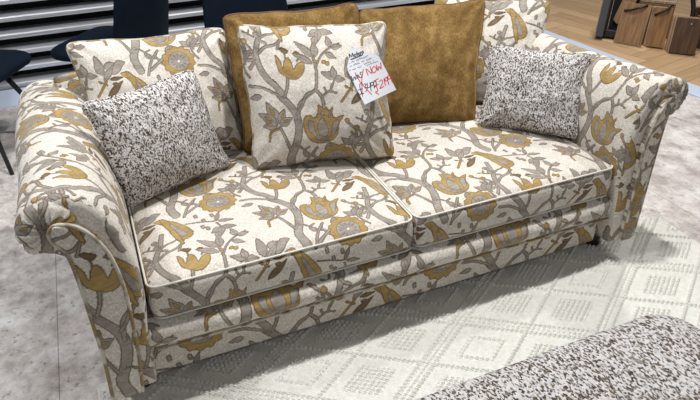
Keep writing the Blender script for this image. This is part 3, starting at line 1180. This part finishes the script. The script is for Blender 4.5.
GP = 'scatter cushions along the sofa'
FL, VT, TW = M['floral'], M['velvet'], M['tweed']
Z5 = .475
cushion('scatter_cushion', 'large floral cushion behind the speckled one, by the sofa\'s left arm', 'cushion',
        [(-.870, .85, .875), (-.325, .845, .86), (-.345, .63, Z5-.012), (-.84, .64, Z5)], .085, FL, M['taupe_welt'], (-.602, .189), GP, seed=1)
cushion('scatter_cushion', 'ochre velvet cushion half hidden behind the priced floral cushion', 'cushion',
        [(-.364, .78, .925), (.157, .78, .902), (.150, .60, Z5), (-.378, .57, Z5)], .072, VT, M['velvet_trim'], (0, 0), GP, seed=2)
cushion('scatter_cushion', 'ochre velvet cushion in clear view right of the white price tag', 'cushion',
        [(.185, .85, .86), (.728, .78, .855), (.515, .475, Z5-.012), (.07, .62, Z5-.01)], .08, VT, M['velvet_trim'], (.7, .3), GP, seed=3)
cushion('scatter_cushion', 'large floral cushion behind the speckled one, by the sofa\'s right arm', 'cushion',
        [(.545, .90, .852), (.985, .685, .842), (.775, .50, Z5), (.50, .70, Z5)], .065, FL, M['taupe_welt'], (-.773, .116), GP, seed=4)
cushion('scatter_cushion', 'black and brown speckled tweed cushion leaning on the left arm', 'cushion',
        [(-.852, .44, .812), (-.492, .62, .808), (-.435, .515, Z5), (-.795, .375, Z5)], .065, TW, TW, (0, 0), GP, seed=5, pinch=.12)
cushion('scatter_cushion', 'black and brown speckled tweed cushion leaning on the right arm', 'cushion',
        [(.578, .53, .758), (.850, .28, .757), (.758, .175, Z5), (.492, .435, Z5)], .06, TW, TW, (.4, .2), GP, seed=6, pinch=.13)
cushion('scatter_cushion', 'floral cushion propped at the middle of the sofa, white price tag hanging on it', 'cushion',
        [(-.345, .655, .922), (.150, .52, .905), (.112, .345, Z5-.008), (-.384, .455, Z5-.008)], .10, FL, M['taupe_welt'], (-.245, .245), GP, seed=7, pinch=.12, uvs=.9)

# ------------------------------------------------------------------ price tag
TG = {"k":[[[-0.0012,0.1025],[-0.0008,0.0858],[0.007,0.0957],[0.0084,0.0852],[0.0157,0.1008]],[[0.0135,0.0853],[0.0207,0.0966],[0.0227,0.0847]],[[0.0161,0.0896],[0.0225,0.0897]],[[0.0375,0.0986],[0.0289,0.0977],[0.0323,0.0888],[0.0261,0.0837],[0.0208,0.0874]],[[0.0235,0.0634],[0.0141,0.0665],[0.0092,0.0547],[0.0062,0.0375],[-0.0018,0.0369],[0.015,0.0346]],[[0.0013,0.0515],[0.017,0.0497]],[[0.0251,0.0614],[0.0334,0.0575],[0.0254,0.0514],[0.0309,0.0439],[0.0206,0.0357]],[[0.0382,0.0596],[0.0329,0.0454],[0.0452,0.0446]],[[0.0463,0.0577],[0.0386,0.0303]],[[0.0562,0.0543],[0.0474,0.0547],[0.0467,0.0451],[0.0534,0.0469],[0.0561,0.0555],[0.0523,0.0338]],[[0.0632,0.0571],[0.0548,0.0487],[0.0548,0.0376],[0.0642,0.0456],[0.0632,0.0571]]],"r":[[[0.0503,0.0798],[0.053,0.1018],[0.0633,0.0805],[0.068,0.104]],[[0.078,0.0982],[0.0691,0.0913],[0.0685,0.0805],[0.0777,0.0812],[0.0834,0.0908],[0.078,0.0982]],[[0.088,0.0991],[0.0847,0.0798],[0.0932,0.0912],[0.0957,0.0802],[0.1025,0.1003]],[[0.0452,0.1054],[0.0309,0.0845],[0.0203,0.0649],[0.0045,0.0259]],[[0.0155,0.107],[0.0177,0.0753],[0.0268,0.0433],[0.0359,0.0192]],[[0.0762,0.056],[0.0669,0.0554],[0.0607,0.0367],[0.0575,0.0215],[0.0497,0.0214],[0.0569,0.0093]],[[0.0551,0.0412],[0.0699,0.0398]],[[0.074,0.0459],[0.0831,0.0491],[0.0823,0.039],[0.0671,0.0256],[0.082,0.0273]],[[0.0914,0.0489],[0.0867,0.0264]],[[0.1027,0.0498],[0.0945,0.0487],[0.0933,0.0394],[0.1005,0.041],[0.1022,0.0501],[0.0976,0.025]],[[0.114,0.052],[0.1057,0.0509],[0.1041,0.0405],[0.1123,0.0429],[0.1134,0.0522],[0.1099,0.0267]]],"b":[[[0.0197,0.1544],[0.0233,0.1672],[0.0267,0.156],[0.034,0.1659],[0.0329,0.1531]],[[0.0398,0.1596],[0.0354,0.1556],[0.0386,0.1517],[0.043,0.1557],[0.0398,0.1596]],[[0.0483,0.1642],[0.0457,0.1508]],[[0.0444,0.1587],[0.0505,0.1583]],[[0.0526,0.1574],[0.0492,0.1529],[0.0524,0.1502],[0.0563,0.1545],[0.0526,0.1574]],[[0.056,0.1498],[0.0582,0.1572],[0.0619,0.1555],[0.0611,0.1486]],[[0.0694,0.1569],[0.0649,0.1566],[0.0676,0.1517],[0.0631,0.1501]],[[0.0188,0.1499],[0.0627,0.1467]]],"f":[[[0.01,0.142],[0.012,0.1394]],[[0.0175,0.1374],[0.0232,0.1424],[0.0242,0.1377],[0.0289,0.1407]],[[0.0359,0.1418],[0.0365,0.1362],[0.0414,0.1398],[0.0429,0.1361],[0.0484,0.1408],[0.0497,0.1368],[0.0545,0.1399],[0.0559,0.1361],[0.0602,0.1382],[0.0615,0.1342],[0.0667,0.1382],[0.0681,0.1343],[0.0735,0.1389],[0.0746,0.1342]],[[0.0092,0.1323],[0.0107,0.1287],[0.015,0.131]],[[0.0214,0.1311],[0.023,0.1275],[0.0284,0.1321],[0.0292,0.1272],[0.0342,0.1309],[0.0355,0.1268],[0.0401,0.1298],[0.0412,0.1252]],[[0.0481,0.1262],[0.0529,0.1296],[0.0542,0.1256],[0.0589,0.1288]],[[0.0656,0.1293],[0.0663,0.1238],[0.071,0.127],[0.0723,0.1229],[0.0776,0.1274],[0.0789,0.1232],[0.0837,0.1267]],[[0.0004,0.1218],[0.0017,0.1179],[0.0063,0.1208]],[[0.0121,0.1198],[0.0137,0.1165],[0.018,0.119],[0.0196,0.1157],[0.024,0.1182]],[[0.0306,0.1188],[0.032,0.1151],[0.0362,0.1172],[0.038,0.1143],[0.0427,0.1176]],[[0.0533,0.12],[0.0547,0.1161],[0.0587,0.1179],[0.0608,0.1157],[0.0655,0.1189],[0.0671,0.1157],[0.0711,0.1175],[0.0731,0.1149],[0.0772,0.1169]],[[0.0837,0.1172],[0.0853,0.1138]],[[0.0591,0.112],[0.0611,0.1094],[0.0651,0.1109],[0.0674,0.1088],[0.0719,0.1113],[0.0738,0.1085],[0.0781,0.1105],[0.0802,0.1082],[0.0844,0.1101],[0.0864,0.1073],[0.0905,0.109],[0.0927,0.1067],[0.0968,0.1084]],[[-0.0003,0.1296],[0.001,0.1284]]]}
TO, TU, TV, TN = [np.array(v) for v in [(-0.0087,0.3545,0.6868),(0.942,-0.0825,0.3253),(-0.2583,0.4407,0.8597),(-0.2142,-0.8939,0.3938)]]
OUTL = [[0.0, 0.0], [0.1124, -0.0], [0.1056, 0.1233], [0.0406, 0.1864], [-0.0041, 0.1283]]
tg = thing('price_tag', 'white card price tag with black and red handwriting, on the middle floral cushion', 'price tag', tuple(TO))


def tp(u, v, h=0):
    # a gentle curl across the card
    c = .004*((u-.03)/.04)**2
    return TO+TU*u+TV*v+TN*(h+c)


def card():
    P = OUTL
    G = Geo()
    # fill by rows for the curl
    n = 14
    us = []
    rows = []
    vmin = min(p[1] for p in P); vmax = max(p[1] for p in P)
    for k in range(n+1):
        v = vmin+1e-5+(vmax-vmin-2e-5)*k/n
        xsx = []
        for i in range(len(P)):
            a, b = P[i], P[(i+1) % len(P)]
            if (a[1] > v) != (b[1] > v):
                xsx.append(a[0]+(v-a[1])/(b[1]-a[1])*(b[0]-a[0]))
        rows.append([(min(xsx)+(max(xsx)-min(xsx))*j/10, v) for j in range(11)])
    A = np.array([[tp(u, v, .0006) for u, v in r] for r in rows])
    B = np.array([[tp(u, v, -.0002) for u, v in r] for r in rows])
    G.grid(A); G.grid(B[:, ::-1])
    return G.make('card', M['card'])


under(card(), tg)


def strokes(name, L, w_, mat):
    G = Geo()
    for s in L:
        P = smooth_open(np.array(s), 4) if len(s) > 2 else np.array(s)
        T = np.gradient(P, axis=0); T /= np.linalg.norm(T, axis=1)[:, None]+1e-9
        Nn = np.stack([-T[:, 1], T[:, 0]], 1)*w_/2
        R = np.array([[tp(*(P[i]-Nn[i]), .0009), tp(*(P[i]+Nn[i]), .0009)] for i in range(len(P))])
        G.grid(R)
    return under(G.make(name, mat), tg)


strokes('small_writing', TG['f'], .0013, M['ink'])
strokes('heading_writing', TG['b'], .0026, M['ink'])
strokes('old_price_writing', TG['k'], .0024, M['ink'])
strokes('new_price_writing', TG['r'], .0027, M['red'])
st_ = Geo().tube([tp(OUTL[3][0]+.001, OUTL[3][1]-.007, .002), tp(OUTL[3][0]+.002, OUTL[3][1]-.001, .003), tp(OUTL[3][0]-.004, OUTL[3][1]+.01, -.004)], .0006, 5).make('string', M['card'])
under(st_, tg)

# ------------------------------------------------------------------ footstool in the foreground
fs = thing('footstool', 'large footstool in grey and brown speckled tweed at the front of the picture', 'footstool', (-.05, -.86, FLOOR+.012))
g = soft_box((-.60, -1.14, .15), (.440, -.560, .428), .030, .025, crown=.012, rplan=.10)
under(weld(g.make('upholstered_top', M['tweed2'])), fs)
for x, y in ((-.5, -1.05), (.36, -1.05), (-.5, -.68), (.36, -.68)):
    under(Geo().tube([(x, y, FLOOR+.0125), (x, y, .10), (x, y, .17)], [.016, .02, .024], 16).make('leg', M['foot']), fs)


# ------------------------------------------------------------------ navy chairs
def copy_thing(o, loc, rz, label):
    c = o.copy(); COL.objects.link(c)
    c.location = loc; c.rotation_euler = (0, 0, rz); c['label'] = label
    for ch in [x for x in bpy.data.objects if x.parent == o]:
        d = ch.copy(); COL.objects.link(d); d.parent = c
    return c


def make_chair():
    r = thing('dining_chair', 'navy upholstered chair with a tall back behind the left floral cushion', 'chair', (0, 0, 0), 'navy chairs behind the sofa')
    g = soft_box((-.245, -.25, .395), (.245, .235, .468), .03, .03, crown=.012, rplan=.11)
    weld(g.make('seat', M['navy'], r))

    def bend(W):
        z = (W[..., 2]-.40)/.5
        W = W.copy()
        W[..., 0] *= 1-.12*z
        W[..., 1] += .10*z-.05*(W[..., 0]/.22)**2
        return W
    g = soft_box((-.24, .19, .40), (.24, .245, .92), .022, .03, rplan=.026, fn=bend)
    weld(g.make('backrest', M['navy'], r))
    for sx in (-1, 1):
        for sy in (-1, 1):
            Geo().tube([(sx*.10, sy*.10, .41), (sx*.235, sy*.235, .0)], [.014, .010], 12).make('leg', M['black'], r)
    return r


RZ = math.radians(-128)
ch = make_chair()
ch.location = (-.69, 2.05, FLOOR); ch.rotation_euler = (0, 0, RZ)
copy_thing(ch, (.01, 1.8458, FLOOR), -0.1, 'navy upholstered chair with a tall back standing behind the left ochre cushion')
copy_thing(ch, (-1.38, 1.96, FLOOR), 1.1, 'navy chair at the left edge, its rounded seat and one black leg showing')
sl = thing('stool', 'low navy stool just showing above the ochre velvet cushions', 'stool', (0.9287, 1.9129, FLOOR))
g = soft_box((-.26, -.2, .37), (.20, .12, .44), .03, .03, crown=.01, rplan=.08)
weld(g.make('seat', M['navy'], sl))
for sx in (-.19, .14):
    for sy in (-.14, .07):
        Geo().tube([(sx*.9, sy*.9, .38), (sx, sy, 0)], [.014, .010], 12).make('leg', M['black'], sl)


# ------------------------------------------------------------------ wooden sample boards
def frame_of(p0, p1, lean):
    p0 = np.array([*p0, 0.]); p1 = np.array([*p1, 0.])
    e = (p1-p0)/np.linalg.norm(p1-p0)
    n = np.array([e[1], -e[0], 0.])
    if n@(p0-np.array([-.768, -1.347, 0])) > 0:
        n = -n
    u = -n*lean+np.array([0, 0, 1.]); u /= np.linalg.norm(u)
    nn = np.cross(e, u)
    if nn@n < 0:
        nn = -nn
    return p0, e, u, nn, np.linalg.norm(p1-p0)


def bundle(label, p0, p1, h, lean, n, th, mats, strap=None, stud=None, widths=None, name='sample_boards', shift=0):
    O, e, u, nn, W = frame_of(p0, p1, lean)
    O = O+np.array([0, 0, FLOOR+.008])
    r = thing(name, label, 'sample boards', tuple(O), 'wood samples on the oak floor')
    R = np.stack([e, u, nn], 1)
    for k in range(n):
        wk = W if widths is None else widths[k]
        dx = 0 if widths is None else (W-wk)/2
        c = O+e*(W/2+dx-shift*k)+u*(h/2-.006*(k % 2))-nn*(k*th+th/2)
        c = c+np.array([0, 0, .004+.2*th*lean])
        o = auto_bevel(flat(Geo().box(c, (wk, h, th*.9), R).make('board', mats[k % len(mats)], smooth=False)), .0015, 1)
        under(o, r)
    if strap:
        P = [O+e*a+u*b+nn*c for a, b, c in strap]
        P = smooth_open(np.array(P), 5)
        under(Geo().tube(P, .0085, 8).make('strap_handle', M['black']), r)
    if stud:
        for a, b in stud:
            q = O+e*a+u*b
            under(Geo().tube([q-nn*.002, q+nn*.006], .006, 14).make('stud', M['steel']), r)
    return r


bundle('tan oak sample board with a black strap handle, left of the knotty one', (2.6685, 1.9408), (2.7568, 1.7728), .275, .2, 1, .018, [M['oak']],
       strap=[(.022, .222, .008), (.07, .232, .03), (.12, .255, .035), (.15, .27, .015), (.165, .275, -.02)], stud=[(.026, .224)])
bundle('knotty warm oak sample boards with a black strap handle, beside the dark bundle', (2.7942, 1.7546), (2.8652, 1.6721), .268, .2, 4, .019, [M['oak_warm'], M['oak'], M['edge_wood']],
       strap=[(.006, .218, .008), (.035, .235, .03), (.07, .26, .03), (.088, .285, .01), (.10, .29, -.02)], stud=[(.010, .220)], shift=.012)
bundle('dark brown bundle of wood samples with a steel stud, nearest the right edge', (2.8307, 1.5943), (2.9372, 1.4744), .235, .12, 5, .017, [M['walnut'], M['edge_wood'], M['oak'], M['edge_wood'], M['oak']],
       stud=[(.094, .203)], shift=.007)
bundle('thin walnut board cut off by the right edge behind the dark bundle', (3.0303, 1.6058), (3.1359, 1.4811), .22, .1, 1, .02, [M['walnut']])
# black case with a grey lining and a long board leaning out of it
O, e, u, nn, W = frame_of((2.656, 2.0905), (2.7376, 1.9801), .2)
O = O+np.array([0, 0, FLOOR])
cs = thing('sample_case', 'open black case with a grey lid standing left of the oak samples', 'case', tuple(O))
R = np.stack([e, u, nn], 1)
grey = plain('charcoal_lid', (62, 62, 66), .6)
under(auto_bevel(flat(Geo().box(O+e*.02+u*.17-nn*.01+np.array([0, 0, .008]), (.05, .33, .16), R).make('lid', grey, smooth=False)), .004), cs)
under(auto_bevel(flat(Geo().box(O+e*.12+u*.03-nn*.05+np.array([0, 0, .012]), (.15, .05, .14), R).make('tray', M['black'], smooth=False)), .004), cs)
under(auto_bevel(flat(Geo().box(O+e*.13+u*.17-nn*.11+np.array([0, 0, .008]), (.17, .33, .02), R).make('back_panel', M['dark'], smooth=False)), .004), cs)
under(auto_bevel(flat(Geo().box(O-e*.010+u*.15+np.array([0, 0, .010])-nn*.02, (.008, .30, .13), R).make('edge_board', M['edge_wood'], smooth=False)), .002), cs)
lb = thing('wooden_board', 'long oak board slanting out of the open black case', 'board', tuple(O+e*.10+u*.10))
tl = math.radians(-13)
e2 = e*math.cos(tl)-u*math.sin(tl)*-1
e2 = e*math.cos(tl)+u*math.sin(tl); u2 = -e*math.sin(tl)+u*math.cos(tl)
R2 = np.stack([e2, u2, nn], 1)
PB = [(-.035, .02), (.0, -.0), (.055, .03), (.055, .36), (-.035, .36)]
ob = Geo().prism(PB, -.01, .01, lambda x, y, h: tuple(O+e*.105+u*.11-nn*.055+e2*x+u2*y+nn*h)).make('board', M['oak'], smooth=False)
under(auto_bevel(flat(ob), .001, 1), lb)
# crate behind
cr = thing('wooden_crate', 'pale wooden crate of samples behind the oak boards', 'crate', (3.0591, 2.1049, FLOOR))
ee = np.array([.62, -.78, 0]); nx = np.array([-.78, -.62, 0])
Rc = np.stack([ee, np.array([0, 0, 1.]), nx], 1)
cc = np.array([3.0399, 2.0281, .125+FLOOR])
under(auto_bevel(flat(Geo().box(cc, (.34, .23, .16), Rc).make('box', M['oak_warm'], smooth=False)), .002), cr)
for k in range(5):
    under(auto_bevel(flat(Geo().box(cc+np.array([0, 0, .128])+nx*(.065-.033*k), (.35, .018+.004*(k % 2), .028), Rc).make('board', M['edge_wood'] if k % 2 == 0 else M['oak'], smooth=False)), .001, 1), cr)
cr2 = thing('wooden_crate', 'dark crate at the right edge with black rods standing in front', 'crate', (3.4429, 1.817, FLOOR))
cc = np.array([3.4813, 1.7978, .10+FLOOR])
under(auto_bevel(flat(Geo().box(cc, (.30, .19, .2), Rc).make('box', M['walnut'], smooth=False)), .002), cr2)
under(auto_bevel(flat(Geo().box(cc+np.array([0, 0, .103]), (.31, .012, .21), Rc).make('lid', M['edge_wood'], smooth=False)), .002), cr2)
rd = thing('black_stand', 'curved black metal stand behind the dark bundle of samples', 'stand', (3.14, 1.77, FLOOR))
for k, (a, b) in enumerate((((3.14, 1.77, FLOOR), (3.20, 1.85, .42)), ((3.20, 1.70, FLOOR), (3.26, 1.80, .42)), ((3.26, 1.64, FLOOR), (3.33, 1.72, .42)))):
    a = np.array(a, float); b = np.array(b, float); m = (a+b)/2+np.array([.03, -.03, 0])
    under(Geo().tube(smooth_open(np.array([a, m, b]), 6), .016, 10).make('rod', M['black']), rd)
